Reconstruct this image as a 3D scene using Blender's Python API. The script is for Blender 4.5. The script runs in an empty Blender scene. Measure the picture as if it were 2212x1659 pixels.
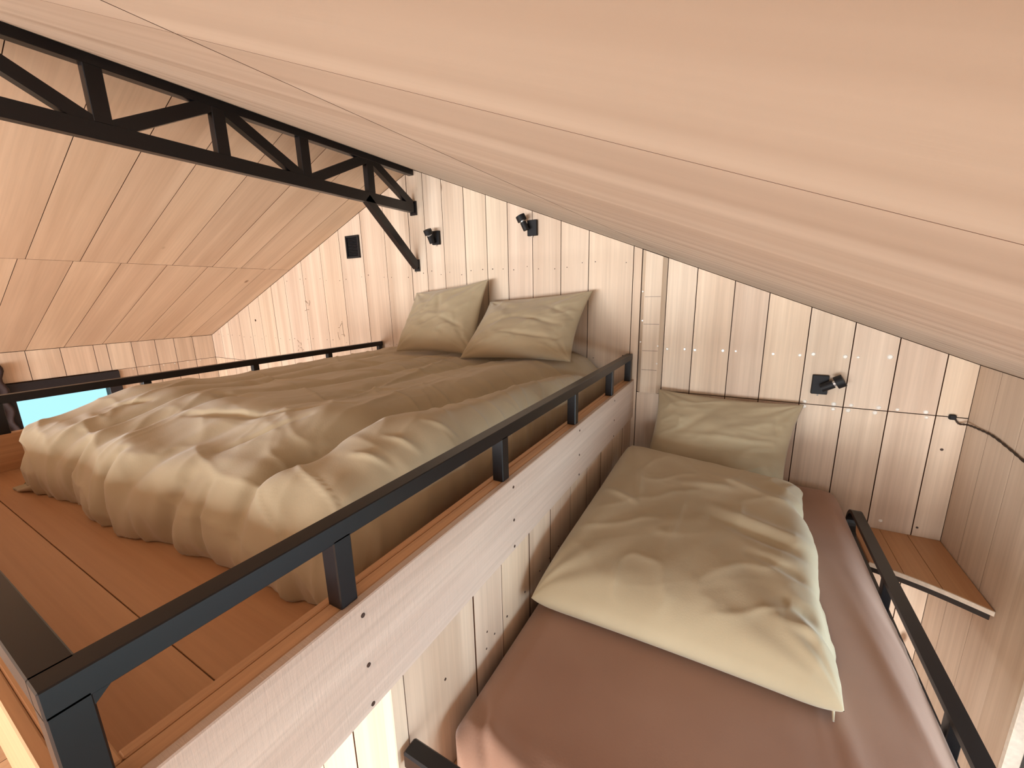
import bpy, math, random
import numpy as np
from mathutils import Matrix, Vector

random.seed(7)
SC = bpy.context.scene
COL = SC.collection

# ------------------------------------------------------------------ camera
cam_d = bpy.data.cameras.new('camera')
cam = bpy.data.objects.new('camera', cam_d)
COL.objects.link(cam)
cam_d.sensor_fit = 'HORIZONTAL'
cam_d.sensor_width = 36.0
cam_d.lens = 879.55 / 2212 * 36.0
cam_d.clip_start = 0.004
cam_d.clip_end = 200
RX, RY, RZ = Vector((0.873, 0.488, -0.021)), Vector((0.087, -0.198, -0.976)), Vector((-0.480, 0.850, -0.215))
fz = -RZ.normalized()
fx = RX - fz * RX.dot(fz); fx.normalize()
fy = fz.cross(fx)
M = Matrix.Identity(4)
for i in range(3):
    M[i][0], M[i][1], M[i][2] = fx[i], fy[i], fz[i]
M.translation = (2.136, -2.4, 2.9)
cam.matrix_world = M
SC.camera = cam

# ------------------------------------------------------------------ world, lights, exposure
world = bpy.data.worlds.new('world'); SC.world = world
world.use_nodes = True
bg = world.node_tree.nodes['Background']
bg.inputs[0].default_value = (0.52, 0.93, 1.0, 1)
bg.inputs[1].default_value = 1.4


def area(name, loc, rot, sx, sy, power, col):
    l = bpy.data.lights.new(name, 'AREA'); l.shape = 'RECTANGLE'
    l.size, l.size_y, l.energy, l.color = sx, sy, power, col
    o = bpy.data.objects.new(name, l); COL.objects.link(o)
    o.location = loc; o.rotation_euler = rot
    return o


# daylight entering through the glazed front wall, the right window and the low left window
area('front_daylight', (0.0, -7.9, 1.72), (math.radians(90), 0, 0), 5.3, 1.25, 800, (0.93, 0.97, 1.0))
area('right_daylight', (3.75, -1.72, 2.25), (0, math.radians(62), 0), 1.5, 2.2, 150, (0.80, 0.91, 1.0))

SC.view_settings.view_transform = 'Standard'
SC.view_settings.look = 'None'
SC.view_settings.gamma = 1.0
SC.view_settings.use_curve_mapping = False
SC.view_settings.exposure = -0.24


# ------------------------------------------------------------------ materials
def lin(r, g, b):
    f = lambda c: c / 12.92 if c <= 0.04045 else ((c + 0.055) / 1.055) ** 2.4
    return (f(r / 255), f(g / 255), f(b / 255), 1)


class NT:
    def __init__(self, name):
        self.m = bpy.data.materials.new(name); self.m.use_nodes = True
        self.t = self.m.node_tree; self.p = self.t.nodes['Principled BSDF']

    def n(self, kind, **kw):
        nd = self.t.nodes.new(kind)
        for k, v in kw.items():
            if k == 'op': nd.operation = v
            elif k == 'ins':
                for i, x in v.items(): nd.inputs[i].default_value = x
            else: setattr(nd, k, v)
        return nd

    def l(self, a, b): self.t.links.new(a, b)


def ramp(nt, stops, src, interp='LINEAR'):
    r = nt.n('ShaderNodeValToRGB'); r.color_ramp.interpolation = interp
    e = r.color_ramp.elements
    while len(e) < len(stops): e.new(0.5)
    for el, (p, c) in zip(e, stops): el.position = p; el.color = c
    nt.l(src, r.inputs[0]); return r


def mixc(nt, mode, fac, a, b):
    m = nt.n('ShaderNodeMix', data_type='RGBA', blend_type=mode)
    for s, v in ((0, fac), (6, a), (7, b)):
        if hasattr(v, 'is_linked'): nt.l(v, m.inputs[s])
        else: m.inputs[s].default_value = v
    return m.outputs[2]


def wood(name, light, dark, tints, rough=0.5, gloss=0.3, grain=1.0, sawn=0.0, knots=True, fine=1.0, across=9):
    nt = NT(name)
    tc = nt.n('ShaderNodeTexCoord'); oi = nt.n('ShaderNodeObjectInfo')
    off = nt.n('ShaderNodeVectorMath', op='MULTIPLY_ADD')
    cx = nt.n('ShaderNodeCombineXYZ')
    for i in range(3): nt.l(oi.outputs['Random'], cx.inputs[i])
    nt.l(cx.outputs[0], off.inputs[0]); off.inputs[1].default_value = (31, 57, 83)
    nt.l(tc.outputs['Object'], off.inputs[2])
    def mapped(sc):
        mp = nt.n('ShaderNodeVectorMath', op='MULTIPLY'); mp.inputs[1].default_value = sc
        nt.l(off.outputs[0], mp.inputs[0]); return mp.outputs[0]
    broad = nt.n('ShaderNodeTexNoise', ins={'Scale': 1.0, 'Detail': 3.0, 'Roughness': 0.5, 'Distortion': 0.6})
    nt.l(mapped((0.35, across, across)), broad.inputs['Vector'])
    fine_n = nt.n('ShaderNodeTexNoise', ins={'Scale': 1.0, 'Detail': 5.0, 'Roughness': 0.6, 'Distortion': 0.3})
    nt.l(mapped((1.6, 70 * fine, 70 * fine)), fine_n.inputs['Vector'])
    cloud = nt.n('ShaderNodeTexNoise', ins={'Scale': 1.0, 'Detail': 2.0})
    nt.l(mapped((0.9, 3.0, 3.0)), cloud.inputs['Vector'])
    g1 = ramp(nt, [(0.30, dark), (0.68, light)], broad.outputs[0])
    mid = tuple((a + b) / 2 for a, b in zip(light, dark))
    g2 = ramp(nt, [(0.30, (0.80, 0.78, 0.76, 1)), (0.65, (1.06, 1.05, 1.04, 1))], fine_n.outputs[0])
    c = mixc(nt, 'MULTIPLY', 0.75 * grain, g1.outputs[0], g2.outputs[0])
    g3 = ramp(nt, [(0.25, (0.93, 0.90, 0.88, 1)), (0.75, (1.05, 1.05, 1.05, 1))], cloud.outputs[0])
    c = mixc(nt, 'MULTIPLY', 0.8, c, g3.outputs[0])
    tr = ramp(nt, [(i / max(1, len(tints) - 1), t) for i, t in enumerate(tints)], oi.outputs['Random'])
    c = mixc(nt, 'MULTIPLY', 1.0, c, tr.outputs[0])
    if knots:
        vo = nt.n('ShaderNodeTexVoronoi', ins={'Scale': 1.0, 'Randomness': 1.0})
        nt.l(mapped((1.5, 3.2, 3.2)), vo.inputs['Vector'])
        k = ramp(nt, [(0.025, (0.30, 0.17, 0.09, 1)), (0.06, (1, 1, 1, 1))], vo.outputs['Distance'])
        c = mixc(nt, 'MULTIPLY', 0.8, c, k.outputs[0])
    nt.l(c, nt.p.inputs['Base Color'])
    nt.p.inputs['Roughness'].default_value = rough
    nt.p.inputs['Specular IOR Level'].default_value = gloss
    bmp = nt.n('ShaderNodeBump', ins={'Strength': 0.10, 'Distance': 0.002})
    if sawn:
        sn = nt.n('ShaderNodeTexNoise', ins={'Scale': 1.0, 'Detail': 3.0, 'Roughness': 0.7})
        nt.l(mapped((160, 14, 14)), sn.inputs['Vector'])
        mx = nt.n('ShaderNodeMath', op='ADD'); nt.l(sn.outputs[0], mx.inputs[0]); nt.l(fine_n.outputs[0], mx.inputs[1])
        nt.l(mx.outputs[0], bmp.inputs['Height']); bmp.inputs['Strength'].default_value = sawn
    else:
        nt.l(fine_n.outputs[0], bmp.inputs['Height'])
    nt.l(bmp.outputs[0], nt.p.inputs['Normal'])
    return nt.m


TINT = [(1.0, 0.98, 0.95, 1), (0.92, 0.87, 0.84, 1), (1.03, 1.03, 1.0, 1), (0.96, 0.92, 0.91, 1), (1.03, 0.99, 0.92, 1), (0.90, 0.88, 0.89, 1)]
TINT_SOFT = [(1.0, 0.98, 0.96, 1), (0.96, 0.93, 0.91, 1), (1.02, 1.0, 0.97, 1), (0.97, 0.94, 0.92, 1)]
WALLW = wood('wall_wood', lin(230, 212, 192), lin(206, 184, 163), TINT, grain=0.75)
CEILW = wood('ceiling_wood', lin(222, 201, 177), lin(204, 180, 155), TINT_SOFT, grain=0.5)
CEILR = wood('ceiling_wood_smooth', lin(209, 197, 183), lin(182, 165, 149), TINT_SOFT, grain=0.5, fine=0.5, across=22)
RWALLW = wood('side_wall_wood', lin(226, 208, 189), lin(206, 185, 165), TINT_SOFT, grain=0.6, across=14)
FLOORW = wood('bounce_tinted_floor_wood', lin(204, 160, 120), lin(188, 140, 101), TINT_SOFT, rough=0.42, gloss=0.4, grain=0.5)  # orange of warm bounced light mixed into the wood colour
KERBW = wood('bounce_tinted_kerb_wood', lin(212, 170, 131), lin(196, 150, 111), TINT_SOFT, rough=0.45, knots=False)  # warm bounce on the ledge tops painted into the base colour
FASCW = wood('sawn_fascia_wood', lin(222, 206, 194), lin(204, 184, 171), TINT_SOFT, rough=0.38, gloss=0.6, sawn=0.55, knots=False)
GAPW = wood('dark_backing_wood', lin(92, 58, 36), lin(70, 42, 26), TINT_SOFT, knots=False)


def plain(name, col, rough=0.5, metal=0.0, spec=0.5, bump=0.0, bscale=60):
    nt = NT(name)
    no = nt.n('ShaderNodeTexNoise', ins={'Scale': bscale, 'Detail': 4.0})
    tc = nt.n('ShaderNodeTexCoord'); nt.l(tc.outputs['Object'], no.inputs['Vector'])
    d = tuple(x * 0.82 for x in col[:3]) + (1,)
    r = ramp(nt, [(0.3, d), (0.7, col)], no.outputs[0])
    nt.l(r.outputs[0], nt.p.inputs['Base Color'])
    nt.p.inputs['Roughness'].default_value = rough
    nt.p.inputs['Metallic'].default_value = metal
    nt.p.inputs['Specular IOR Level'].default_value = spec
    if bump:
        b = nt.n('ShaderNodeBump', ins={'Strength': bump, 'Distance': 0.002})
        nt.l(no.outputs[0], b.inputs['Height']); nt.l(b.outputs[0], nt.p.inputs['Normal'])
    return nt.m


BLACK = plain('black_steel', lin(20, 17, 20), rough=0.36, spec=0.45)
BLACKM = plain('matte_black', lin(24, 22, 24), rough=0.6, spec=0.35)
FRAME = plain('window_frame_black', lin(34, 31, 36), rough=0.5)
LENS = plain('frosted_lens', lin(190, 180, 170), rough=0.35)
CHROME = plain('polished_ring', lin(225, 222, 218), rough=0.2, metal=0.6)
NAILB = plain('glint_nail', lin(246, 240, 230), rough=0.18, metal=0.0, spec=1.0)  # near-white base paints the glint on the heads
NAILD = plain('dark_nail', lin(70, 48, 36), rough=0.5)
PENCIL = plain('pencil_mark', lin(120, 98, 74), rough=0.9)
CABLE = plain('brown_cable', lin(58, 40, 28), rough=0.7)
CLOTHD = plain('dark_cloth', lin(58, 44, 42), rough=0.95, bump=0.5, bscale=90)
BARK = plain('bark', lin(70, 56, 44), rough=0.9, bump=0.6, bscale=30)
LEAF = plain('leaf', lin(62, 86, 58), rough=0.8)
GROUND = plain('meadow', lin(150, 150, 120), rough=0.95, bscale=3)
WHITEEDGE = plain('pale_lining_lit_edge', lin(236, 224, 208), rough=0.5)  # pale window lining; also whitens the shelf edge as if lit


def fabric(name, base, dark, rough=0.85, sheen=0.25, stretch=None):
    nt = NT(name)
    tc = nt.n('ShaderNodeTexCoord')
    n1 = nt.n('ShaderNodeTexNoise', ins={'Scale': 3.0, 'Detail': 3.0}); nt.l(tc.outputs['Object'], n1.inputs['Vector'])
    r = ramp(nt, [(0.3, dark), (0.7, base)], n1.outputs[0])
    nt.l(r.outputs[0], nt.p.inputs['Base Color'])
    nt.p.inputs['Roughness'].default_value = rough
    nt.p.inputs['Specular IOR Level'].default_value = 0.2
    nt.p.inputs['Sheen Weight'].default_value = sheen
    n2 = nt.n('ShaderNodeTexNoise', ins={'Scale': 1.0, 'Detail': 4.0, 'Roughness': 0.6})
    mp = nt.n('ShaderNodeVectorMath', op='MULTIPLY'); mp.inputs[1].default_value = stretch or (220, 220, 220)
    nt.l(tc.outputs['Object'], mp.inputs[0]); nt.l(mp.outputs[0], n2.inputs['Vector'])
    b = nt.n('ShaderNodeBump', ins={'Strength': 0.12, 'Distance': 0.002})
    nt.l(n2.outputs[0], b.inputs['Height']); nt.l(b.outputs[0], nt.p.inputs['Normal'])
    return nt.m


KHAKI = fabric('khaki_cotton', lin(184, 168, 139), lin(171, 154, 125))
SHEET = fabric('brown_cotton_sheet', lin(166, 130, 110), lin(154, 117, 97))
MATT = fabric('mattress_ticking', lin(190, 175, 150), lin(178, 160, 136))


def glass_mat():
    nt = NT('window_glass')
    out = nt.t.nodes['Material Output']
    tr = nt.n('ShaderNodeBsdfTransparent', ins={'Color': (0.94, 0.98, 1, 1)})
    gl = nt.n('ShaderNodeBsdfGlossy', ins={'Roughness': 0.02})
    fr = nt.n('ShaderNodeFresnel', ins={'IOR': 1.45})
    mx = nt.n('ShaderNodeMixShader')
    nt.l(fr.outputs[0], mx.inputs[0]); nt.l(tr.outputs[0], mx.inputs[1]); nt.l(gl.outputs[0], mx.inputs[2])
    nt.l(mx.outputs[0], out.inputs['Surface'])
    return nt.m


GLASS = glass_mat()


# ------------------------------------------------------------------ object helpers
def tag(o, label=None, cat=None, group=None, kind=None):
    for k, v in (('label', label), ('category', cat), ('group', group), ('kind', kind)):
        if v: o[k] = v
    return o


def empty(name, loc=(0, 0, 0)):
    o = bpy.data.objects.new(name, None); COL.objects.link(o); o.location = loc
    o.empty_display_size = 0.1
    return o


def mesh_obj(name, verts, faces, mat, parent=None, smooth=False):
    me = bpy.data.meshes.new(name)
    me.from_pydata([tuple(v) for v in verts], [], faces)
    me.materials.append(mat)
    if smooth:
        me.polygons.foreach_set('use_smooth', [True] * len(me.polygons))
    me.update()
    o = bpy.data.objects.new(name, me); COL.objects.link(o)
    if parent is not None: adopt(o, parent)
    return o


def adopt(o, parent):
    o.parent = parent
    loc = parent
    m = Matrix.Identity(4)
    chain = []
    while loc is not None:
        chain.append(loc.matrix_basis.copy()); loc = loc.parent
    for c in reversed(chain): m = m @ c
    o.matrix_parent_inverse = m.inverted()


class MB:
    """collects solids in world space, builds one mesh"""
    def __init__(self): self.v, self.f = [], []

    def solid(self, pts, faces):
        b = len(self.v); self.v += [Vector(p) for p in pts]; self.f += [tuple(b + i for i in f) for f in faces]; return self

    def box(self, x0, x1, y0, y1, z0, z1):
        p = [(x0, y0, z0), (x1, y0, z0), (x1, y1, z0), (x0, y1, z0), (x0, y0, z1), (x1, y0, z1), (x1, y1, z1), (x0, y1, z1)]
        return self.solid(p, [(3, 2, 1, 0), (4, 5, 6, 7), (0, 1, 5, 4), (1, 2, 6, 5), (2, 3, 7, 6), (3, 0, 4, 7)])

    def bevbox(self, x0, x1, y0, y1, z0, z1, b=0.003):
        # box with chamfered long edges on every side
        import itertools
        c = [((x0 + x1) / 2), ((y0 + y1) / 2), ((z0 + z1) / 2)]
        h = [abs(x1 - x0) / 2, abs(y1 - y0) / 2, abs(z1 - z0) / 2]
        pts, idx = [], {}
        for s in itertools.product((-1, 1), repeat=3):
            for ax in range(3):
                q = [c[i] + s[i] * (h[i] if i == ax else h[i] - b) for i in range(3)]
                idx[(s, ax)] = len(pts); pts.append(q)
        F = []
        for ax in range(3):
            o = [i for i in range(3) if i != ax]
            for sg in (-1, 1):
                loop = []
                for a, bb in ((-1, -1), (1, -1), (1, 1), (-1, 1)):
                    s = [0, 0, 0]; s[ax] = sg; s[o[0]] = a; s[o[1]] = bb; loop.append(idx[(tuple(s), ax)])
                F.append(loop)
        for ax in range(3):           # edges along ax
            o = [i for i in range(3) if i != ax]
            for a in (-1, 1):
                for bb in (-1, 1):
                    s0 = [0, 0, 0]; s0[ax] = -1; s0[o[0]] = a; s0[o[1]] = bb
                    s1 = list(s0); s1[ax] = 1; s0, s1 = tuple(s0), tuple(s1)
                    F.append([idx[(s0, o[0])], idx[(s1, o[0])], idx[(s1, o[1])], idx[(s0, o[1])]])
        for s in itertools.product((-1, 1), repeat=3): F.append([idx[(s, 0)], idx[(s, 1)], idx[(s, 2)]])
        P = [Vector(p) for p in pts]; C = Vector(c); G = []
        for f in F:
            n = (P[f[1]] - P[f[0]]).cross(P[f[2]] - P[f[0]]); m = sum((P[i] for i in f), Vector()) / len(f) - C
            G.append(tuple(f) if n.dot(m) > 0 else tuple(reversed(f)))
        return self.solid(pts, G)

    def bar(self, a, b, w, h, up=(0, 0, 1)):
        a, b = Vector(a), Vector(b); d = (b - a).normalized(); u = Vector(up)
        s = d.cross(u).normalized(); u = s.cross(d).normalized()
        p = []
        for e in (a, b):
            for i, j in ((-1, -1), (1, -1), (1, 1), (-1, 1)): p.append(e + s * (i * w / 2) + u * (j * h / 2))
        return self.solid(p, [(3, 2, 1, 0), (4, 5, 6, 7), (0, 1, 5, 4), (1, 2, 6, 5), (2, 3, 7, 6), (3, 0, 4, 7)])

    def cyl(self, a, b, r0, r1=None, n=20, caps=True):
        r1 = r0 if r1 is None else r1
        a, b = Vector(a), Vector(b); d = (b - a).normalized()
        s = d.orthogonal().normalized(); u = d.cross(s)
        p = []
        for e, r in ((a, r0), (b, r1)):
            for i in range(n):
                t = 2 * math.pi * i / n; p.append(e + s * (r * math.cos(t)) + u * (r * math.sin(t)))
        f = [(i, (i + 1) % n, n + (i + 1) % n, n + i) for i in range(n)]
        if caps: f += [tuple(reversed(range(n))), tuple(range(n, 2 * n))]
        return self.solid(p, f)

    def sweep(self, pts, w, h, up=(0, 0, 1), closed=False):
        """rectangular section swept along a polyline; up fixed"""
        P = [Vector(p) for p in pts]; n = len(P); ring = []
        for i, p in enumerate(P):
            d = (P[min(i + 1, n - 1)] - P[max(i - 1, 0)]).normalized()
            u = Vector(up); s = d.cross(u)
            s = s.normalized(); u2 = s.cross(d).normalized()
            ring.append([p + s * (a * w / 2) + u2 * (b * h / 2) for a, b in ((-1, -1), (1, -1), (1, 1), (-1, 1))])
        v = [q for r in ring for q in r]; f = []
        for i in range(n - 1):
            for k in range(4):
                f.append((4 * i + k, 4 * i + (k + 1) % 4, 4 * i + 4 + (k + 1) % 4, 4 * i + 4 + k))
        f += [(3, 2, 1, 0), tuple(4 * (n - 1) + k for k in range(4))]
        return self.solid(v, f)

    def tube(self, pts, r, n=8):
        P = [Vector(p) for p in pts]; v = []; m = len(P)
        for i, p in enumerate(P):
            d = (P[min(i + 1, m - 1)] - P[max(i - 1, 0)]).normalized()
            s = d.cross(Vector((0.13, 0.21, 0.97))).normalized(); u = s.cross(d)
            for k in range(n):
                t = 2 * math.pi * k / n; v.append(p + s * (r * math.cos(t)) + u * (r * math.sin(t)))
        f = [(i * n + k, i * n + (k + 1) % n, i * n + n + (k + 1) % n, i * n + n + k) for i in range(m - 1) for k in range(n)]
        f += [tuple(reversed(range(n))), tuple(range((m - 1) * n, m * n))]
        return self.solid(v, f)

    def build(self, name, mat, parent=None, smooth=False, local=False):
        """local=True puts the mesh origin at its centre"""
        o = None
        if local:
            c = sum(self.v, Vector()) / len(self.v)
            o = mesh_obj(name, [p - c for p in self.v], self.f, mat, None, smooth); o.location = c
            if parent is not None: adopt(o, parent)
            return o
        return mesh_obj(name, self.v, self.f, mat, parent, smooth)


_pl = {}


def plank(parent, poly, o, ex, ey, en, th, mat, name='plank'):
    """a board: polygon (length, width) in the frame o, ex, ey, en; top face on the plane; mesh shared between alike boards"""
    cl = (min(p[0] for p in poly) + max(p[0] for p in poly)) / 2
    cw = (min(p[1] for p in poly) + max(p[1] for p in poly)) / 2
    key = (name, mat.name, round(th, 4)) + tuple((round(a - cl, 4), round(b - cw, 4)) for a, b in poly)
    if key not in _pl:
        n = len(poly); c = 0.00003 if mat in (CEILR, RWALLW) else 0.0002 if mat is CEILW else 0.0008
        inset = []
        for i in range(n):
            a, p, q = Vector(poly[i - 1]), Vector(poly[i]), Vector(poly[(i + 1) % n])
            d1, d2 = (p - a).normalized(), (q - p).normalized()
            n1, n2 = Vector((-d1.y, d1.x)), Vector((-d2.y, d2.x))
            b = (n1 + n2); b = b / max(0.2, b.dot(n1))
            inset.append(p + b * c)
        v = [(p[0] - cl, p[1] - cw, 0) for p in inset] + [(p[0] - cl, p[1] - cw, -c) for p in poly] + [(p[0] - cl, p[1] - cw, -th) for p in poly]
        f = [tuple(range(n)), tuple(reversed(range(2 * n, 3 * n)))]
        for r in (0, n):
            f += [(r + n + i, r + n + (i + 1) % n, r + (i + 1) % n, r + i) for i in range(n)]
        me = bpy.data.meshes.new(name); me.from_pydata(v, [], f); me.materials.append(mat)
        if name == 'plank':                            # raw, darker board edges
            me.materials.append(GAPW)
            me.polygons.foreach_set('material_index', [0] + [1] * (len(f) - 1))
        me.update()
        _pl[key] = me
    ob = bpy.data.objects.new(name, _pl[key]); COL.objects.link(ob)
    ex, ey, en = Vector(ex), Vector(ey), Vector(en)
    m = Matrix.Identity(4)
    for i in range(3): m[i][0], m[i][1], m[i][2] = ex[i], ey[i], en[i]
    m.translation = Vector(o) + ex * cl + ey * cw + en * (0.0 if mat is CEILR else random.uniform(-0.0006, 0.0006))
    ob.matrix_basis = m
    if parent is not None: adopt(ob, parent)
    return ob


# ------------------------------------------------------------------ noise for cloth
def _hash(ix, iy, seed):
    h = np.sin(ix * 127.1 + iy * 311.7 + seed * 74.7) * 43758.5453
    return h - np.floor(h)


def vn(x, y, seed=0):
    ix, iy = np.floor(x), np.floor(y); fx_, fy_ = x - ix, y - iy
    u, v = fx_ ** 3 * (fx_ * (fx_ * 6 - 15) + 10), fy_ ** 3 * (fy_ * (fy_ * 6 - 15) + 10)
    a, b = _hash(ix, iy, seed), _hash(ix + 1, iy, seed)
    c, d = _hash(ix, iy + 1, seed), _hash(ix + 1, iy + 1, seed)
    return (a + (b - a) * u) * (1 - v) + (c + (d - c) * u) * v


def fbm(x, y, seed=0, oct=4):
    s, a, t = 0, 0.5, 0
    for i in range(oct):
        s = s + a * (vn(x, y, seed + i * 3) - 0.5); a *= 0.5; x, y = x * 2.03, y * 2.03
    return s


def ridged(x, y, seed=0):
    w = fbm(x * 0.7 + 5, y * 0.7, seed + 9, 3) * 1.6
    return 1 - np.abs(2 * vn(x + w, y + w, seed) - 1)


def crease(x, y, p, q, width, depth):
    """a fold along a segment: negative = valley"""
    px, py = p; dx, dy = q[0] - px, q[1] - py; L2 = dx * dx + dy * dy
    t = np.clip(((x - px) * dx + (y - py) * dy) / L2, 0, 1)
    d2 = (x - px - t * dx) ** 2 + (y - py - t * dy) ** 2
    return depth * np.exp(-d2 / width ** 2) * (0.25 + 0.75 * np.sin(np.pi * np.clip(t, 0.05, 0.95)))


def normals(P):
    du = np.gradient(P, axis=0); dv = np.gradient(P, axis=1)
    n = np.cross(du, dv); return n / (np.linalg.norm(n, axis=2, keepdims=True) + 1e-12)


def grid_faces(n, m, off=0, flip=False):
    f = []
    for i in range(n - 1):
        for j in range(m - 1):
            a = off + i * m + j; q = (a, a + m, a + m + 1, a + 1)
            f.append(tuple(reversed(q)) if flip else q)
    return f


def sheet_obj(name, P, mat, parent=None, flip=False):
    n, m, _ = P.shape
    return mesh_obj(name, P.reshape(-1, 3), grid_faces(n, m, 0, flip), mat, parent, True)


def cushion(name, corners, nrm, T, mat, p=2.4, pu=None, q=0.5, pull=0.07, back=0.55, N=72, wr=0.006, seed=1, sag=0.25, creases=(), extra=None, parent=None, fine_w=1.0):
    """closed cushion on four corner points tl, tr, br, bl; nrm = front normal"""
    tl, tr, br, bl = [np.array(c, float) for c in corners]; nrm = np.array(nrm, float); nrm /= np.linalg.norm(nrm)
    s = np.sin(np.linspace(-math.pi / 2, math.pi / 2, N)); s = 0.6 * s + 0.4 * np.linspace(-1, 1, N)
    U, V = np.meshgrid(s, s, indexing='ij')           # U left-right, V bottom-top
    u2 = U * (1 - pull * (1 - V ** 2)); v2 = V * (1 - pull * (1 - U ** 2))
    a, b = (u2 + 1) / 2, (v2 + 1) / 2
    C = (bl[None, None] * ((1 - a) * (1 - b))[..., None] + br[None, None] * (a * (1 - b))[..., None]
         + tl[None, None] * ((1 - a) * b)[..., None] + tr[None, None] * (a * b)[..., None])
    t = (np.clip(1 - np.abs(U) ** (pu or p), 0, 1) * np.clip(1 - np.abs(V) ** p, 0, 1)) ** q * T * (1 - sag * V)
    edge = np.clip((1 - np.maximum(np.abs(U), np.abs(V))) * 6, 0, 1)
    w = fbm(U * 1.6 + seed, V * 1.6, seed, 3) * 2.2 * wr + (ridged(U * 2.1 + seed * 1.7, V * 2.8 - U, seed) ** 3) * wr * 0.9
    wu = U + 0.25 * fbm(U * 2, V * 2, seed + 5, 3); wv = V + 0.25 * fbm(U * 2 + 4, V * 2, seed + 6, 3)
    w += fine_w * (wr * 0.9 * ridged(wu * 1.2 + wv, wv * 2.6, seed + 2) ** 3 + wr * 0.45 * ridged(wu * 2.2, wv * 4.5 - wu * 2, seed + 4) ** 4)
    for cu in (-1, 1):                                 # gathers running in from the corners
        for cv in (-1, 1):
            ang = np.arctan2(np.abs(V - cv), np.abs(U - cu)); r = np.hypot(U - cu, V - cv)
            w += wr * 0.9 * np.sin(ang * 13 + seed + cu) * np.exp(-r / 0.55)
    for c in creases: w += crease(U, V, *c)
    F = C + nrm[None, None] * (t + w * edge)[..., None]
    B = C - nrm[None, None] * (t * back)[..., None]
    if extra is not None:
        F, B = extra(U, V, F), extra(U, V, B)
    n = N
    verts = list(F.reshape(-1, 3)); idxB = np.arange(n * n).reshape(n, n).copy(); Bf = B.reshape(-1, 3)
    for i in range(1, n - 1):
        for j in range(1, n - 1):
            idxB[i, j] = len(verts); verts.append(Bf[i * n + j])
    faces = grid_faces(n, n)
    for i in range(n - 1):
        for j in range(n - 1):
            faces.append((int(idxB[i, j]), int(idxB[i, j + 1]), int(idxB[i + 1, j + 1]), int(idxB[i + 1, j])))
    # orient by the requested normal
    P = np.array(verts); f0 = faces[(n // 2) * (n - 1) + n // 2]
    nn = np.cross(P[f0[1]] - P[f0[0]], P[f0[3]] - P[f0[0]])
    if nn @ nrm < 0: faces = [tuple(reversed(f)) for f in faces]
    return mesh_obj(name, verts, faces, mat, parent, True)


# ================================================================== THE SHELL
XL, XR, YF, RIDGE, PITCH = -3.15, 3.016, -8.0, 3.78, 0.4
roof = lambda x: RIDGE - PITCH * abs(x)
nrm_ = math.sqrt(1 + PITCH ** 2)
G = 0.0013                                             # half gap between boards

# ground floor
o = MB().box(XL - 0.1, XR + 0.1, YF - 0.1, 0.1, -0.08, -0.022).build('floor', GAPW)
tag(o, 'warm brown plank floor of the room far below the loft', 'floor', kind='structure'); FLOOR = o
x = XL
while x < XR:
    x1 = min(x + 0.19, XR)
    plank(FLOOR, [(YF, -x1 + 0.002), (0, -x1 + 0.002), (0, -x - 0.002), (YF, -x - 0.002)], (0, 0, 0), (0, 1, 0), (-1, 0, 0), (0, 0, 1), 0.02, FLOORW)
    x = x1

# outdoor ground
o = MB().box(-13, 12, -16, 12, -0.5, -0.35).build('ground', GROUND); tag(o, 'pale dry meadow outside the cabin', 'ground', kind='structure')

# back wall
TH = 0.018
prof = [(XL - 0.1, -0.1), (XR + 0.1, -0.1), (XR + 0.1, roof(XR) - 0.0), (0, RIDGE + 0.05), (XL - 0.1, roof(XL))]
WB = MB().solid([(a, 0.0 + TH + 0.001, b) for a, b in prof] + [(a, 0.12, b) for a, b in prof],
                [(0, 1, 2, 3, 4), (9, 8, 7, 6, 5)] + [(i, 5 + i, 5 + (i + 1) % 5, (i + 1) % 5) for i in range(5)]).build('wall_back', GAPW)
tag(WB, 'gable end wall of pale vertical boards behind the beds', 'wall', kind='structure')
seams = [XL, -2.95, -2.76, -2.53, -2.32, -2.12, -1.88, -1.652, -1.37, -1.091, -0.835, -0.566, -0.314, -0.06, 0.09, 0.254, 0.436, 0.612,
         0.772, 0.95, 1.141, 1.317, 1.577, 1.625, 1.762, 1.911, 2.089, 2.243, 2.418, 2.591, 2.753, 2.914, XR]


def wall_board(x0, x1, z0, z1=None):
    a, b = x0 + G, x1 - G
    if z1 is None:
        top = [(roof(b) - 0.002, -b)]
        if a < 0 < b: top.append((RIDGE - 0.004, 0.0))
        top.append((roof(a) - 0.002, -a))
    else:
        top = [(z1, -b), (z1, -a)]
    poly = [(z0, -b)] + top + [(z0, -a)]
    plank(WB, poly, (0, 0, 0), (0, 0, 1), (-1, 0, 0), (0, -1, 0), TH, WALLW)


for x0, x1 in zip(seams[:-1], seams[1:]):
    if x0 == 1.625: continue
    if x0 >= 1.76 or x1 < -1.9:
        j = 2.341 if x0 > 0 else 2.262
        wall_board(x0, x1, j + 0.0012); wall_board(x0, x1, 0.0, j - 0.0012)
    else:
        wall_board(x0, x1, 0.0)
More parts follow.
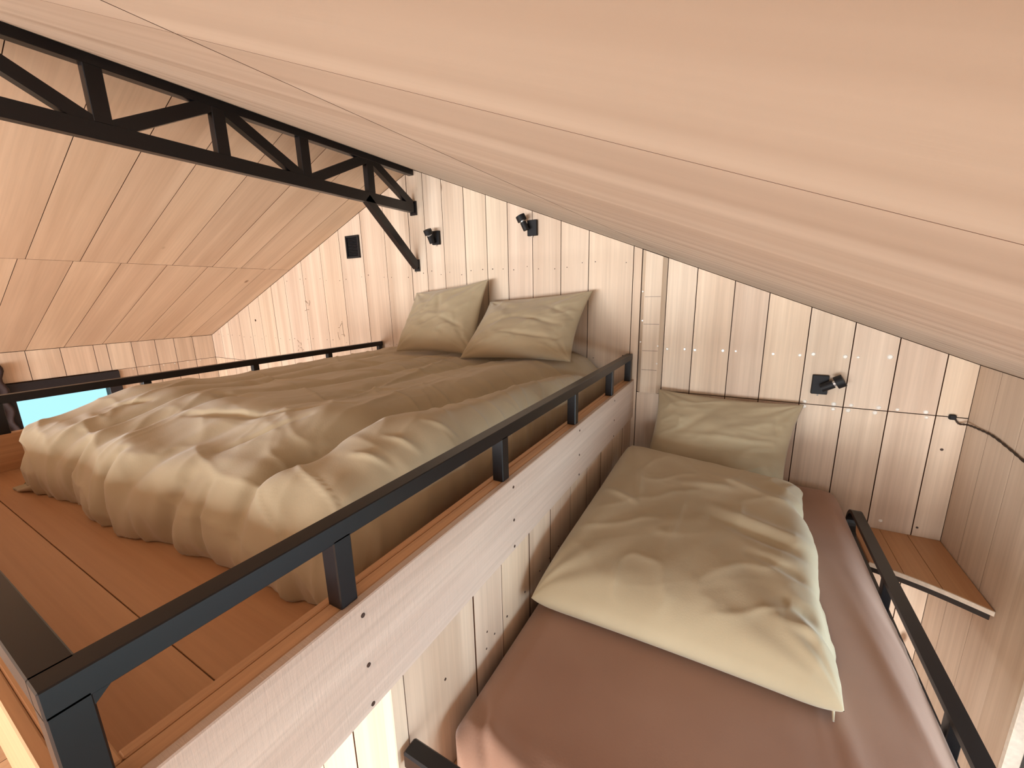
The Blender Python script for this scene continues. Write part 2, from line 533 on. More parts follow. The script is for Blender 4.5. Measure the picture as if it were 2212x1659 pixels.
# the boxed batten beside the rail end, with slanted cheeks, and the plain board below it
wall_board(1.625, 1.762, 0.0, 2.322)
b0, b1 = 1.627, 1.760
vt = []
for yy, i0 in ((0.004, 0.0), (-0.022, 0.022)):
    for xx, zz in ((b0 + i0, 2.326), (b1 - i0, 2.326), (b1 - i0, roof(b1 - i0) - 0.004), (b0 + i0, roof(b0 + i0) - 0.004)): vt.append((zz - 2.7, -(xx - 1.69), -yy))
bt = mesh_obj('batten', vt, [(4, 7, 6, 5), (0, 4, 5, 1), (1, 5, 6, 2), (2, 6, 7, 3), (3, 7, 4, 0)], WALLW)
m = Matrix(((0, -1, 0, 1.69), (0, 0, -1, 0), (1, 0, 0, 2.7), (0, 0, 0, 1))); bt.matrix_basis = m; adopt(bt, WB)
for zz in (2.46, 2.57, 2.72, 2.87):
    MB().box(1.652, 1.736, -0.0226, -0.021, zz, zz + 0.0018).build('saw_mark', NAILD, WB)

# nails of the back wall: white ones with painted glints on the right, small dark ones elsewhere
nb, nd = MB(), MB()
random.seed(3)
def bright(x, z, r=0.0052): nb.cyl((x, -0.0002, z), (x, -0.0035, z), r * 1.6, r * 1.1, 12)
def darkn(x, z, r=0.0035, y=0.0): nd.cyl((x, y + 0.001, z), (x, y - 0.0012, z), r, r, 8)
for x, r in ((1.783, 5), (1.873, 4.4), (1.925, 5), (2.06, 5), (2.12, 3.4), (2.285, 4.6), (2.395, 5), (2.448, 6), (2.57, 6), (2.617, 4), (2.728, 7)): bright(x, 2.585 + random.uniform(-.004, .006), r / 1000)
for x, dz in ((2.44, .012), (2.555, .012), (2.62, .014), (2.72, .014), (2.785, .012), (2.88, .012), (2.44, -.012), (2.555, -.013), (2.612, -.013), (2.71, -.012), (2.885, -.012)): bright(x, 2.341 + dz, random.uniform(.0042, .0068))
for x, z in ((1.64, 2.90), (1.645, 2.74), (1.64, 2.62), (1.735, 2.60), (1.735, 2.50)): nb.cyl((x, -0.0215, z), (x, -0.025, z), 0.005, 0.004, 10)
for x in (2.80, 2.62, 2.46): bright(x, 1.80, 0.005)
for x0, x1 in zip(seams[:-1], seams[1:]):
    if x1 < 1.6:
        for xx in (x0 + 0.04, x1 - 0.04):
            for zz in ((3.06, 2.52) if x0 > -1.7 else (2.52,)):
                if zz < roof(xx) - 0.03: darkn(xx, zz + random.uniform(-.02, .02), random.uniform(.0025, .0042))
darkn(-2.226, 2.694, 0.012); darkn(2.955, 2.19, 0.006); darkn(2.93, 1.80, 0.005)
tag(nb.build('nail_heads', NAILB, WB), 'round nail heads painted white as glints', kind='stuff')
tag(nd.build('nail_heads', NAILD, WB), 'small dark nail heads', kind='stuff')

# pencil scribbles on the boards left of the bed
def strokes(segs, cx_, cz_, s):
    mb = MB()
    for pl in segs:
        mb.sweep([(cx_ + a * s, -0.0008, cz_ + b * s) for a, b in pl], 0.0035, 0.0012, up=(0, -1, 0))
    return mb
px = 1 / 0.00455                                       # one unit = one photo-crop pixel (about 0.45 mm on the wall)
strokes([[(-50, 40), (-30, 58), (-2, 12)], [(-30, 58), (55, -8)], [(110, 60), (125, 20), (80, -55)], [(-90, -170), (-20, -150), (60, -145)]], -1.36, 2.86, 0.00040).build('pencil_mark', PENCIL, WB)
strokes([[(60, 150), (60, 20), (70, -110)], [(60, 110), (10, 70), (-10, 40)], [(-30, 20), (-75, 10)], [(70, -110), (110, -155)], [(5, -130), (60, -125), (90, -170)], [(-100, -80), (-95, -180), (-70, -240)]], -0.93, 2.64, 0.00042).build('pencil_mark', PENCIL, WB)
strokes([[(-40, 60), (-10, 40), (20, 0)], [(40, -5), (85, 0), (80, -60)], [(-20, -60), (-15, -95)], [(20, -120), (80, -100), (105, -190)], [(130, -140), (150, -170)], [(-70, -190), (-30, -160)]], -1.555, 2.49, 0.00042).build('pencil_mark', PENCIL, WB)

# left knee wall with the low window
W1 = (-1.60, -0.865, 1.20, 2.255)                      # opening y0, y1, z0, z1 (outer frame)
mb = MB(); xo, xi = XL - 0.12, XL - TH - 0.001
W4 = (-4.55, -2.15, 0.15, 2.12)  # added opening, out of view, to bring in more light
mb.box(xo, xi, YF, W4[0], -0.1, roof(XL) + 0.05); mb.box(xo, xi, W4[1], W1[0], -0.1, roof(XL) + 0.05); mb.box(xo, xi, W4[0], W4[1], -0.1, W4[2]); mb.box(xo, xi, W4[0], W4[1], W4[3], roof(XL) + 0.05)
mb.box(xo, xi, W1[1], 0.1, -0.1, roof(XL) + 0.05)
mb.box(xo, xi, W1[0], W1[1], -0.1, W1[2]); mb.box(xo, xi, W1[0], W1[1], W1[3], roof(XL) + 0.05)
WL = mb.build('wall_left', GAPW)
tag(WL, 'low side wall of pale boards under the left roof slope', 'wall', kind='structure')
ys = [0.0, -0.199, -0.372, -0.535, -0.724, -0.908, -1.001, -1.218, -1.425, -1.60, -1.80, -1.98, -2.15, -2.35, -2.55, -2.75, -2.95, -3.15, -3.35, -3.55, -3.75, -3.95, -4.15, -4.35, -4.55, -4.76, -4.98]
while ys[-1] > YF: ys.append(max(YF, ys[-1] - 0.21))
for y1, y0 in zip(ys[:-1], ys[1:]):
    a, b = y0 + G, y1 - G
    fr = (XL, 0, 0), (0, 0, 1), (0, 1, 0), (1, 0, 0)   # local x = z, local y = y, local z = +x
    # split so that boards stop at the window and at the horizontal joint
    jz = 2.262
    plank(WL, [(jz + 0.001, a), (roof(XL) - 0.003, a), (roof(XL) - 0.003, b), (jz + 0.001, b)], fr[0], fr[1], fr[2], fr[3], TH, WALLW)
    if W4[0] - 0.01 <= y0 and y1 <= W4[1] + 0.01:
        plank(WL, [(W4[3], a), (jz - 0.001, a), (jz - 0.001, b), (W4[3], b)], fr[0], fr[1], fr[2], fr[3], TH, WALLW)
        plank(WL, [(0, a), (W4[2], a), (W4[2], b), (0, b)], fr[0], fr[1], fr[2], fr[3], TH, WALLW)
    elif y0 >= W1[1] - 0.05 or y1 <= W1[0] + 0.03:
        bb = b; aa = max(a, W1[1]) if y0 >= W1[1] - 0.05 else a
        plank(WL, [(0, aa), (jz - 0.001, aa), (jz - 0.001, bb), (0, bb)], fr[0], fr[1], fr[2], fr[3], TH, WALLW)
    else:
        plank(WL, [(0, max(a, W1[0])), (W1[2], max(a, W1[0])), (W1[2], b), (0, b)], fr[0], fr[1], fr[2], fr[3], TH, WALLW)
# knots of nails under the joint
nb = MB()
for y in (-0.75, -0.62, -0.5, -0.40, -0.28, -0.16): nb.cyl((XL, y, 2.25), (XL + 0.003, y, 2.25), 0.006, 0.005, 10)
tag(nb.build('nail_heads', NAILB, WL), 'nail heads painted white as glints', kind='stuff')

# window in the left wall
w1 = empty('window_1', (XL, (W1[0] + W1[1]) / 2, W1[2])); tag(w1, 'low window with a black frame under the left eave', 'window', kind='structure')
fx0, fx1 = XL - 0.09, XL + 0.022
MB().bevbox(fx0, fx1, W1[0], W1[1], 2.128, W1[3]).build('head_frame', FRAME, w1)
MB().bevbox(fx0, fx1, W1[0], W1[1], W1[2], W1[2] + 0.09).build('sill_frame', FRAME, w1)
MB().bevbox(fx0, fx1, W1[0], W1[0] + 0.05, W1[2] + 0.09, 2.128).build('jamb', FRAME, w1)
MB().bevbox(fx0, fx1, W1[1] - 0.095, W1[1], W1[2] + 0.09, 2.128).build('jamb', FRAME, w1)
MB().box(XL - 0.05, XL - 0.045, W1[0] + 0.05, W1[1] - 0.095, W1[2] + 0.09, 2.128).build('pane', GLASS, w1)

w4 = empty('added_glazing', (XL, (W4[0] + W4[1]) / 2, W4[2])); tag(w4, 'added unseen glazing in the left wall that lets in light', 'window', kind='structure')
for i in range(3):
    yy = W4[0] + (W4[1] - W4[0]) * i / 2
    MB().box(XL - 0.09, XL - 0.02, yy - (0.03 if i else 0), yy + (0.03 if i < 2 else 0), W4[2], W4[3]).build('mullion', FRAME, w4)
for i in range(2):
    yy = W4[0] + (W4[1] - W4[0]) * i / 2
    MB().box(XL - 0.06, XL - 0.054, yy + 0.03, yy + (W4[1] - W4[0]) / 2 - 0.03, W4[2], W4[3]).build('pane', GLASS, w4)

# right wall with its window
W2 = (-2.75, -0.70, 0.55, 2.32)
mb = MB(); xi, xo = XR + 0.0028, XR + 0.12
mb.box(xi, xo, YF, W2[0], -0.1, roof(XR) + 0.05); mb.box(xi, xo, W2[1], 0.1, -0.1, roof(XR) + 0.05)
mb.box(xi, xo, W2[0], W2[1], -0.1, W2[2]); mb.box(xi, xo, W2[0], W2[1], W2[3], roof(XR) + 0.05)
WR = mb.build('wall_right', GAPW); tag(WR, 'side wall of smooth pale boards under the right roof slope', 'wall', kind='structure')
ys = [0.0, -0.17, -0.36, -0.55, -0.70]
while ys[-1] > YF: ys.append(max(YF, ys[-1] - 0.205))
for y1, y0 in zip(ys[:-1], ys[1:]):
    a, b = y0 + 0.0002, y1 - 0.0002
    fr = (XR, 0, 0), (0, 0, 1), (0, -1, 0), (-1, 0, 0)
    def q(z0, z1): plank(WR, [(z0, -b), (z1, -b), (z1, -a), (z0, -a)], fr[0], fr[1], fr[2], fr[3], 0.002, RWALLW)
    if b <= W2[0] or a >= W2[1]: q(0, roof(XR) - 0.003)
    else: q(W2[3], roof(XR) - 0.003); q(0, W2[2])
w2 = empty('window_2', (XR, -1.7, W2[2])); tag(w2, 'window in the right wall below the bunk, pale lining and dark frame', 'window', kind='structure')
for nm, bx in (('lining', (XR - 0.004, XR + 0.06, W2[1] - 0.02, W2[1], W2[2], W2[3])), ('lining', (XR - 0.004, XR + 0.06, W2[0], W2[0] + 0.02, W2[2], W2[3])),
               ('lining', (XR - 0.004, XR + 0.06, W2[0], W2[1], W2[3] - 0.02, W2[3])), ('sill', (XR - 0.02, XR + 0.06, W2[0], W2[1], W2[2], W2[2] + 0.02))):
    MB().bevbox(*bx, b=0.002).build(nm, WHITEEDGE, w2)
for nm, bx in (('jamb', (XR + 0.03, XR + 0.10, W2[1] - 0.09, W2[1] - 0.02, W2[2] + 0.02, W2[3] - 0.02)), ('jamb', (XR + 0.03, XR + 0.10, W2[0] + 0.02, W2[0] + 0.09, W2[2] + 0.02, W2[3] - 0.02)),
               ('head_frame', (XR + 0.03, XR + 0.10, W2[0] + 0.09, W2[1] - 0.09, W2[3] - 0.09, W2[3] - 0.02)), ('sill_frame', (XR + 0.03, XR + 0.10, W2[0] + 0.09, W2[1] - 0.09, W2[2] + 0.02, W2[2] + 0.09))):
    MB().bevbox(*bx).build(nm, FRAME, w2)
MB().box(XR + 0.06, XR + 0.065, W2[0] + 0.09, W2[1] - 0.09, W2[2] + 0.09, W2[3] - 0.09).build('pane', GLASS, w2)

# front wall (behind the camera) with its wide glazing
gx0, gx1, gz0, gz1 = -2.75, 2.75, 0.15, 2.38
mb = MB(); y0, y1 = YF - 0.1, YF
mb.box(XL, gx0, y0, y1, -0.1, roof(XL)); mb.box(gx1, XR, y0, y1, -0.1, roof(XR)); mb.box(gx0, gx1, y0, y1, -0.1, gz0)
mb.box(gx0, gx1, y0, y1, gz1, 2.55)
mb.solid([(XL, y1, 2.5), (XR, y1, 2.5), (0, y1, RIDGE), (XL, y0, 2.5), (XR, y0, 2.5), (0, y0, RIDGE)], [(0, 1, 2), (5, 4, 3), (0, 3, 4, 1), (1, 4, 5, 2), (2, 5, 3, 0)])
WF = mb.build('wall_front', WALLW); tag(WF, 'glazed front gable wall opposite the beds', 'wall', kind='structure')
w3 = empty('window_3', (0.3, YF, gz0)); tag(w3, 'wide glazing in the front gable wall', 'window', kind='structure')
for i in range(5):
    xx = gx0 + (gx1 - gx0) * i / 4
    MB().box(xx - 0.03, xx + 0.03, YF - 0.09, YF - 0.02, gz0, gz1).build('mullion', FRAME, w3)
for i in range(4):
    xx = gx0 + (gx1 - gx0) * i / 4
    MB().box(xx + 0.03, xx + (gx1 - gx0) / 4 - 0.03, YF - 0.06, YF - 0.054, gz0, gz1).build('pane', GLASS, w3)

# ceiling, two slopes of boards that run down from the ridge
def slope(sgn, label, name):
    if sgn < 0: X0, XE = 0.0, XL
    else: X0, XE = 0.0, XR
    ex = Vector((sgn, 0, -PITCH)) / nrm_; en = Vector((-sgn * PITCH, 0, -1)) / nrm_; ey = en.cross(ex)
    L = abs(XE) * nrm_
    t0, t1 = (TH + 0.001 if sgn < 0 else 0.0016), 0.12
    up = -en
    pts = []
    for t in (t0, t1):
        for l, y in ((0, 0.1), (L + 0.1, 0.1), (L + 0.1, YF - 0.1), (0, YF - 0.1)):
            pts.append(Vector((0, y, RIDGE)) + ex * l + up * t)
    f = [(0, 1, 2, 3), (7, 6, 5, 4)] + [(i, 4 + i, 4 + (i + 1) % 4, (i + 1) % 4) for i in range(4)]
    if sgn > 0: f = [tuple(reversed(x)) for x in f]
    o = MB().solid(pts, f).build(name, GAPW); tag(o, label, 'ceiling', kind='structure')
    return o, ex, ey, en, L


CL, ex, ey, en, L = slope(-1, 'left roof slope lined with long pale boards', 'ceiling')
random.seed(11)
sy = [0.0, -0.19, -0.424, -0.64, -0.903, -1.16, -1.39, -1.62]
while sy[-1] > YF: sy.append(max(YF, sy[-1] - 0.23))
JL = 1.55 * nrm_
for r, (l0, l1) in enumerate(((0.0, JL), (JL, L))):
    for y1, y0 in zip(sy[:-1], sy[1:]):
        d0 = 0 if r == 0 else 0.03
        a, b = max(YF, y0 - d0) + G, (y1 - d0 if y1 < 0 else 0) - G
        w0, w1_ = sorted((a * ey.y, b * ey.y))
        plank(CL, [(l0 + G, w0), (l1 - G, w0), (l1 - G, w1_), (l0 + G, w1_)], (0, 0, RIDGE), ex, ey, en, TH, CEILW)

CR, ex, ey, en, L = slope(1, 'right roof slope of smooth pale boards close overhead', 'ceiling')
sy = [0.0, -0.255, -0.48]
while sy[-1] > YF: sy.append(max(YF, sy[-1] - 0.225))
JR = 1.888 * nrm_
for r, (l0, l1) in enumerate(((0.0, JR), (JR, L))):
    for y1, y0 in zip(sy[:-1], sy[1:]):
        g = 0.00025; gj = 0.0014
        w0, w1_ = sorted(((y0 + g) * ey.y, (y1 - g) * ey.y))
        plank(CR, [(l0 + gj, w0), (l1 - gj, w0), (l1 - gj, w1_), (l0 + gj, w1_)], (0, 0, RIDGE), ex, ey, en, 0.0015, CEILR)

# ================================================================== LOFT PLATFORM
PF = 2.24; KT = 2.392
lp = empty('loft_platform', (0.58, -1.2, 2.0)); tag(lp, 'raised loft bed platform with orange plank floor and pale sawn fascia', 'platform')
MB().box(-0.44, 1.588, -2.34, -0.001, 2.168, PF - 0.0225).build('deck_base', GAPW, lp)
ys = [-0.002, -0.22, -0.44, -0.66, -0.88, -1.10, -1.33, -1.555, -1.745, -1.925, -2.146, -2.306]
for y1, y0 in zip(ys[:-1], ys[1:]):
    plank(lp, [(-0.42, y0 + 0.0011), (1.545, y0 + 0.0011), (1.545, y1 - 0.0011), (-0.42, y1 - 0.0011)], (0, 0, PF), (1, 0, 0), (0, 1, 0), (0, 0, 1), 0.022, FLOORW, 'floor_plank')


def long_board(name, x0, x1, y0, y1, z0, z1, mat, axis, b=0.002):
    """a beam whose local x is its length, so that the grain follows it"""
    c = Vector(((x0 + x1) / 2, (y0 + y1) / 2, (z0 + z1) / 2)); hx, hy, hz = (x1 - x0) / 2, (y1 - y0) / 2, (z1 - z0) / 2
    if axis == 'x': mb = MB().bevbox(-hx, hx, -hy, hy, -hz, hz, b); rot = Matrix.Identity(3)
    elif axis == 'y': mb = MB().bevbox(-hy, hy, -hx, hx, -hz, hz, b); rot = Matrix(((0, -1, 0), (1, 0, 0), (0, 0, 1)))
    else: mb = MB().bevbox(-hz, hz, -hy, hy, -hx, hx, b); rot = Matrix(((0, 0, -1), (0, 1, 0), (1, 0, 0)))
    o = mesh_obj(name, mb.v, mb.f, mat); m4 = rot.to_4x4(); m4.translation = c; o.matrix_basis = m4
    return o


def part(o, parent): adopt(o, parent); return o


part(long_board('ledge', 1.546, 1.5625, -2.306, -0.001, PF, KT, KERBW, 'y'), lp)
part(long_board('ledge', 1.563, 1.591, -2.342, -0.001, PF, KT - 0.0015, KERBW, 'y'), lp)
part(long_board('fascia', 1.592, 1.610, -2.356, -0.001, 2.165, KT, FASCW, 'y'), lp)
part(long_board('foot_kerb', -0.44, 1.5625, -2.342, -2.306, PF - 0.01, KT, KERBW, 'x'), lp)
part(long_board('foot_kerb', -0.44, 1.5915, -2.357, -2.3425, 2.166, KT, KERBW, 'x'), lp)
part(long_board('side_kerb', -0.455, -0.42, -2.342, -0.001, 2.166, KT, KERBW, 'y'), lp)
nd = MB()
for y in (-2.008, -1.474, -0.93, -0.42):
    for z in (2.366, 2.263, 2.178): nd.cyl((1.6095, y, z), (1.6112, y, z), 0.0042, 0.0042, 10)
tag(nd.build('screw_heads', NAILD, lp), 'dark screw heads in the fascia', kind='stuff')

# boards of the partition below the fascia (beside the lower bunk) and the cross wall under the platform
PX = 1.600
WP = MB().box(1.50, PX - TH - 0.001, -1.918, -0.0, 0.0, 2.163).build('wall_bunk', GAPW)
tag(WP, 'short board wall under the fascia beside the lower bunk', 'wall', kind='structure')
ys = [-0.002, -0.2, -0.4, -0.6, -0.80, -1.0, -1.195, -1.361, -1.536, -1.676, -1.925]
for y1, y0 in zip(ys[:-1], ys[1:]):
    a, b = y0 + G, y1 - G
    plank(WP, [(0.0, a), (2.163, a), (2.163, b), (0.0, b)], (PX, 0, 0), (0, 0, 1), (0, 1, 0), (1, 0, 0), TH, WALLW)
part(long_board('corner_trim', 1.575, PX + 0.003, -1.962, -1.926, 0.0, 2.164, WALLW, 'z'), WP)
nd = MB()
for y, z in ((-1.626, 1.95), (-1.583, 1.962), (-1.511, 1.962), (-1.396, 1.962), (-1.285, 1.965), (-1.203, 1.963), (-1.121, 1.962), (-1.62, 2.0), (-1.80, 2.02)):
    nd.cyl((PX - 0.001, y, z), (PX + 0.0012, y, z), 0.0035, 0.003, 8)
tag(nd.build('nail_heads', NAILD, WP), 'small nail heads', kind='stuff')
WU = MB().box(-0.40, 1.5, -1.92, -1.86, 0.0, 2.163).build('wall_under_platform', GAPW)
tag(WU, 'sunlit board wall under the overhang of the platform', 'wall', kind='structure')
x = 1.575
while x > -0.39:
    x0 = max(-0.40, x - 0.14)
    plank(WU, [(0.0, -x + G), (2.163, -x + G), (2.163, -x0 - G), (0.0, -x0 - G)], (0, -1.939, 0), (0, 0, 1), (-1, 0, 0), (0, -1, 0), TH, WALLW)
    x = x0

# ================================================================== GUARD RAIL of the loft
gr = empty('guard_rail', (1.58, -2.335, KT)); tag(gr, 'black square steel guard rail around the loft bed', 'railing')
RW, RT = 0.034, 2.548
MB().bevbox(1.580 - RW / 2, 1.580 + RW / 2, -2.352, -0.012, RT - RW, RT, 0.0016).build('side_rail', BLACK, gr)
MB().bevbox(-0.437, 1.580 - RW / 2 + 0.006, -2.352, -2.352 + RW, RT - RW, RT, 0.0016).build('foot_rail', BLACK, gr)
MB().bevbox(-0.454, -0.454 + RW, -2.352 + RW, -0.012, RT - RW, RT, 0.0016).build('side_rail', BLACK, gr)
for i, y in enumerate((-2.335, -2.02, -1.49, -0.93, -0.415, -0.035)):
    w = RW / 2 if i != 0 else 0.017
    MB().bevbox(1.580 - w, 1.580 + w, y - w, y + w, KT - 0.001, RT - RW + 0.006, 0.002).build('post', BLACK, gr)
# welded fillets at the near corner
MB().solid([(1.564, -2.323, RT - RW + 0.003), (1.596, -2.323, RT - RW + 0.003), (1.564, -2.302, RT - RW + 0.003), (1.596, -2.302, RT - RW + 0.003), (1.564, -2.323, RT - RW - 0.016), (1.596, -2.323, RT - RW - 0.016)],
           [(0, 2, 3, 1), (0, 4, 2), (1, 3, 5), (2, 4, 5, 3), (0, 1, 5, 4)]).build('weld_fillet', BLACK, gr)
for y in (-2.04, -1.56, -1.03, -0.51, -0.035):
    MB().bevbox(-0.454, -0.454 + RW, y - RW / 2, y + RW / 2, KT - 0.001, RT - RW + 0.006, 0.002).build('post', BLACK, gr)

# ================================================================== ROOF TRUSS
tr = empty('roof_truss', (0, 0, 3.5)); tag(tr, 'black steel lattice truss running under the ridge to the gable wall', 'truss')
TW = 0.04
MB().bevbox(-TW / 2, TW / 2, YF + 0.01, -0.006, 3.734, 3.771, 0.002).build('top_chord', BLACK, tr)
MB().bevbox(-TW / 2, TW / 2, YF + 0.01, -0.004, 3.486, 3.548, 0.002).build('bottom_chord', BLACK, tr)
V = [-0.396, -0.843, -1.257, -1.667, -2.08, -2.50, -2.92, -3.34, -3.76, -4.18, -4.6, -5.02, -5.44, -5.86, -6.28, -6.7, -7.12, -7.54]
for y in V: MB().bevbox(-TW / 2, TW / 2, y - 0.027, y + 0.027, 3.546, 3.736, 0.002).build('upright', BLACK, tr)
pts = [(-0.03, 'b')] + [(y, 't' if i % 2 == 0 else 'b') for i, y in enumerate(V)]
for (ya, a), (yb, b) in zip(pts[:-1], pts[1:]):
    za, zb = (3.738 if a == 't' else 3.540), (3.738 if b == 't' else 3.540)
    s = 0.03
    ya2, yb2 = (ya - s if ya != -0.03 else ya), yb + s
    MB().bar((0, ya2, za), (0, yb2, zb), 0.050, 0.038, up=(1, 0, 0)).build('diagonal', BLACK, tr)
MB().bar((0, -0.437, 3.512), (0, -0.012, 3.115), 0.052, 0.040, up=(1, 0, 0)).build('knee_brace', BLACK, tr)
MB().bevbox(-0.03, 0.03, -0.012, -0.001, 3.47, 3.565, 0.001).build('wall_plate', BLACK, tr)
MB().bevbox(-0.024, 0.024, -0.012, -0.001, 3.08, 3.165, 0.001).build('wall_plate', BLACK, tr)

# ================================================================== WALL LAMPS
def lamp(px_, pz_, base, axis, label, lens_up):
    t = empty('wall_lamp', (px_, 0, pz_)); tag(t, label, 'lamp', 'swivel spot lamps on the gable wall')
    MB().bevbox(px_ - 0.032, px_ + 0.032, -0.022, -0.0005, pz_ - 0.046, pz_ + 0.046, 0.002).build('back_plate', BLACKM, t)
    sw = MB().cyl((px_ - 0.003, -0.011, pz_ - 0.046), (px_ - 0.003, -0.011, pz_ - 0.056), 0.003, n=10).build('switch', CHROME, t)
    b = Vector(base); a = Vector(axis).normalized()
    MB().cyl((b.x, -0.021, b.z), (b.x, b.y - 0.004, b.z), 0.012, n=14).build('arm', BLACKM, t, True)
    bd = MB().cyl(b - a * 0.024, b + a * 0.026, 0.019, n=24).build('body', BLACKM, t)
    MB().cyl(b + a * 0.026, b + a * 0.036, 0.013, n=20).build('swivel_ring', CHROME, t)
    h = MB().cyl(b + a * 0.036, b + a * 0.068, 0.029, n=28)
    hd = h.build('head', BLACKM, t)
    MB().cyl(b + a * 0.0675, b + a * 0.0688, 0.0235, n=24).build('lens', LENS, hd)
    return t


lamp(0.197, 3.30, (0.190, -0.060, 3.285), (-0.04, -0.45, 0.89), 'small black spot lamp turned up to show its lens, beside the brace of the truss', True)
lamp(0.956, 3.297, (0.925, -0.055, 3.305), (-0.40, -0.12, 0.90), 'small black spot lamp tilted aside just under the sloping ceiling', False)
lamp(2.488, 2.445, (2.510, -0.055, 2.447), (0.80, -0.12, 0.50), 'small black spot lamp above the lower bunk pillow', False)

# vent grille
vg = empty('vent_grille', (-0.665, 0, 3.30)); tag(vg, 'small black louvred vent grille on the gable wall boards', 'vent')
vx0, vx1, vz0, vz1 = -0.742, -0.590, 3.214, 3.388
MB().box(vx0 + 0.004, vx1 - 0.004, -0.004, -0.0005, vz0 + 0.004, vz1 - 0.004).build('backing', BLACKM, vg)
fr = MB()
for bx in ((vx0, vx1, vz0, vz0 + 0.014), (vx0, vx1, vz1 - 0.014, vz1), (vx0, vx0 + 0.014, vz0 + 0.014, vz1 - 0.014), (vx1 - 0.014, vx1, vz0 + 0.014, vz1 - 0.014)):
    fr.bevbox(bx[0], bx[1], -0.016, -0.0005, bx[2], bx[3], 0.001)
fr.build('frame', BLACKM, vg)
for i in range(12):
    z = vz0 + 0.022 + i * 0.0118
    MB().bar((vx0 + 0.014, -0.009, z), (vx1 - 0.014, -0.009, z), 0.010, 0.0018, up=(0, -0.6, 0.8)).build('slat', BLACK, vg)

# ================================================================== UPPER BED
def prof(s, r=0.14, out=0.13, H=0.275, tm=2.45):
    th = np.clip(s / r, 0, tm)
    return np.where(s < 0, s, out * np.sin(th)), np.where(s < 0, 0.0, H * (1 - np.cos(th)) / (1 - math.cos(tm)))


NA, NB = 300, 330
cx_, w0 = 0.585, 0.745
L1 = 0.14 * 2.45
A = np.linspace(-(w0 + L1), w0 + L1, NA)
y_head, y_flat0 = -0.04, -1.93
Bv = np.linspace(y_flat0 - L1, y_head, NB)
AA, BB = np.meshgrid(A, Bv, indexing='ij')
oA, dA = prof(np.abs(AA) - w0)
oB, dB = prof(y_flat0 - BB)
H = 0.275
X = cx_ + np.sign(AA) * (w0 + oA)
Y = np.where(BB < y_flat0, y_flat0 - oB, BB)
down = H * (1 - (1 - dA / H) * (1 - dB / H))
ss = lambda e0, e1, v: (lambda t: t * t * (3 - 2 * t))(np.clip((v - e0) / (e1 - e0), 0, 1))
zt = 2.514 + 0.012 * np.exp(-((X - 0.58) / 0.7) ** 2)
# puffed roll along the foot, which slopes down before it turns over; the foot line runs slightly askew
zt = zt + 0.020 * np.exp(-((BB + 1.62) / 0.16) ** 2) * (0.4 + 1.0 * vn(X * 2.2, BB * 0, 4)) - 0.050 * ss(-1.62, -1.97, BB)
Y = Y + (-0.025 + 0.105 * np.clip(X, -0.3, 1.15) + 0.02 * np.sin(X * 5.1 + 0.6)) * np.clip((-BB - 1.0) / 0.9, 0, 1)
# long soft rolls running towards the pillows
xv = 1.16 + 0.05 * np.clip((BB + 1.75) / 0.5, 0, 1) + 0.20 * np.clip((BB + 1.25) / 1.0, 0, 1)
fade = np.clip((BB + 2.0) / 0.15, 0, 1)
zt = zt - 0.040 * np.exp(-((X - xv + 0.02) / 0.05) ** 2) * fade
zt = zt + 0.018 * np.exp(-((X - xv + 0.19) / 0.09) ** 2) * fade + 0.014 * np.exp(-((X - xv - 0.13) / 0.08) ** 2) * fade
for xc, am, wd in ((0.80, -0.020, 0.045), (0.52, -0.016, 0.04), (0.26, -0.018, 0.045), (0.02, -0.013, 0.04)):
    zt = zt + am * np.exp(-((X - xc - 0.14 * (BB + 1) - 0.05 * np.sin(BB * 3.4 + xc * 9)) / wd) ** 2) * np.clip(0.25 + 1.3 * vn(BB * 1.6 + xc * 7, BB * 0 + xc, 2), 0, 1)
qx = np.clip(cx_ - X - (w0 + 0.13 - 0.24), 0, None); qy = np.clip(-1.82 - Y, 0, None)     # rounded plan of the left foot corner
rr = np.hypot(qx, qy); k = np.where(rr > 0.24, 0.24 / np.maximum(rr, 1e-6), 1)
X = X + np.where(qx > 0, qx * (1 - k), 0); Y = Y + np.where(qy > 0, qy * (1 - k) * (qx > 0), 0)
P = np.stack([X, Y, zt - down], 2)
n = normals(P)
if n[NA // 2, NB // 2, 2] < 0: n = -n
wx = AA + 0.10 * fbm(AA * 3, BB * 3, 41, 3); wy = BB + 0.10 * fbm(AA * 3 + 9, BB * 3, 47, 3)
ds = 0.018 * fbm(AA * 3.0, BB * 2.0, 3, 4) + 0.009 * (ridged(wx * 4.5 + 2 + wy, wy * 1.5, 5) ** 3 - 0.2) + 0.006 * ridged(wx * 2.4, wy * 8 + wx * 3, 8) ** 4
ds = ds + 0.002 * ridged(wx * 9 + wy * 2, wy * 6, 12) ** 4
foot = ss(y_flat0 + 0.10, y_flat0 - 0.06, BB); low = ss(0.11, 0.2, dB); side = np.clip((np.abs(AA) - w0) / 0.1, 0, 1)
ds = ds + foot * 0.045 * fbm(wx * 3.2, wy * 2.2, 61, 3) + foot * 0.006 * (ridged(wx * 5 + 0.8 * wy, wy * 1.4, 21) ** 3 - 0.25)
ds = ds + low * (0.013 * (ridged(wx * 9, BB * 0.7, 23) ** 2 - 0.35) + 0.007 * (ridged(wx * 19, BB * 1.1, 25) ** 2 - 0.3))
ds = ds + side * 0.008 * (ridged(BB * 6, AA * 1.5, 31) ** 2 - 0.3)
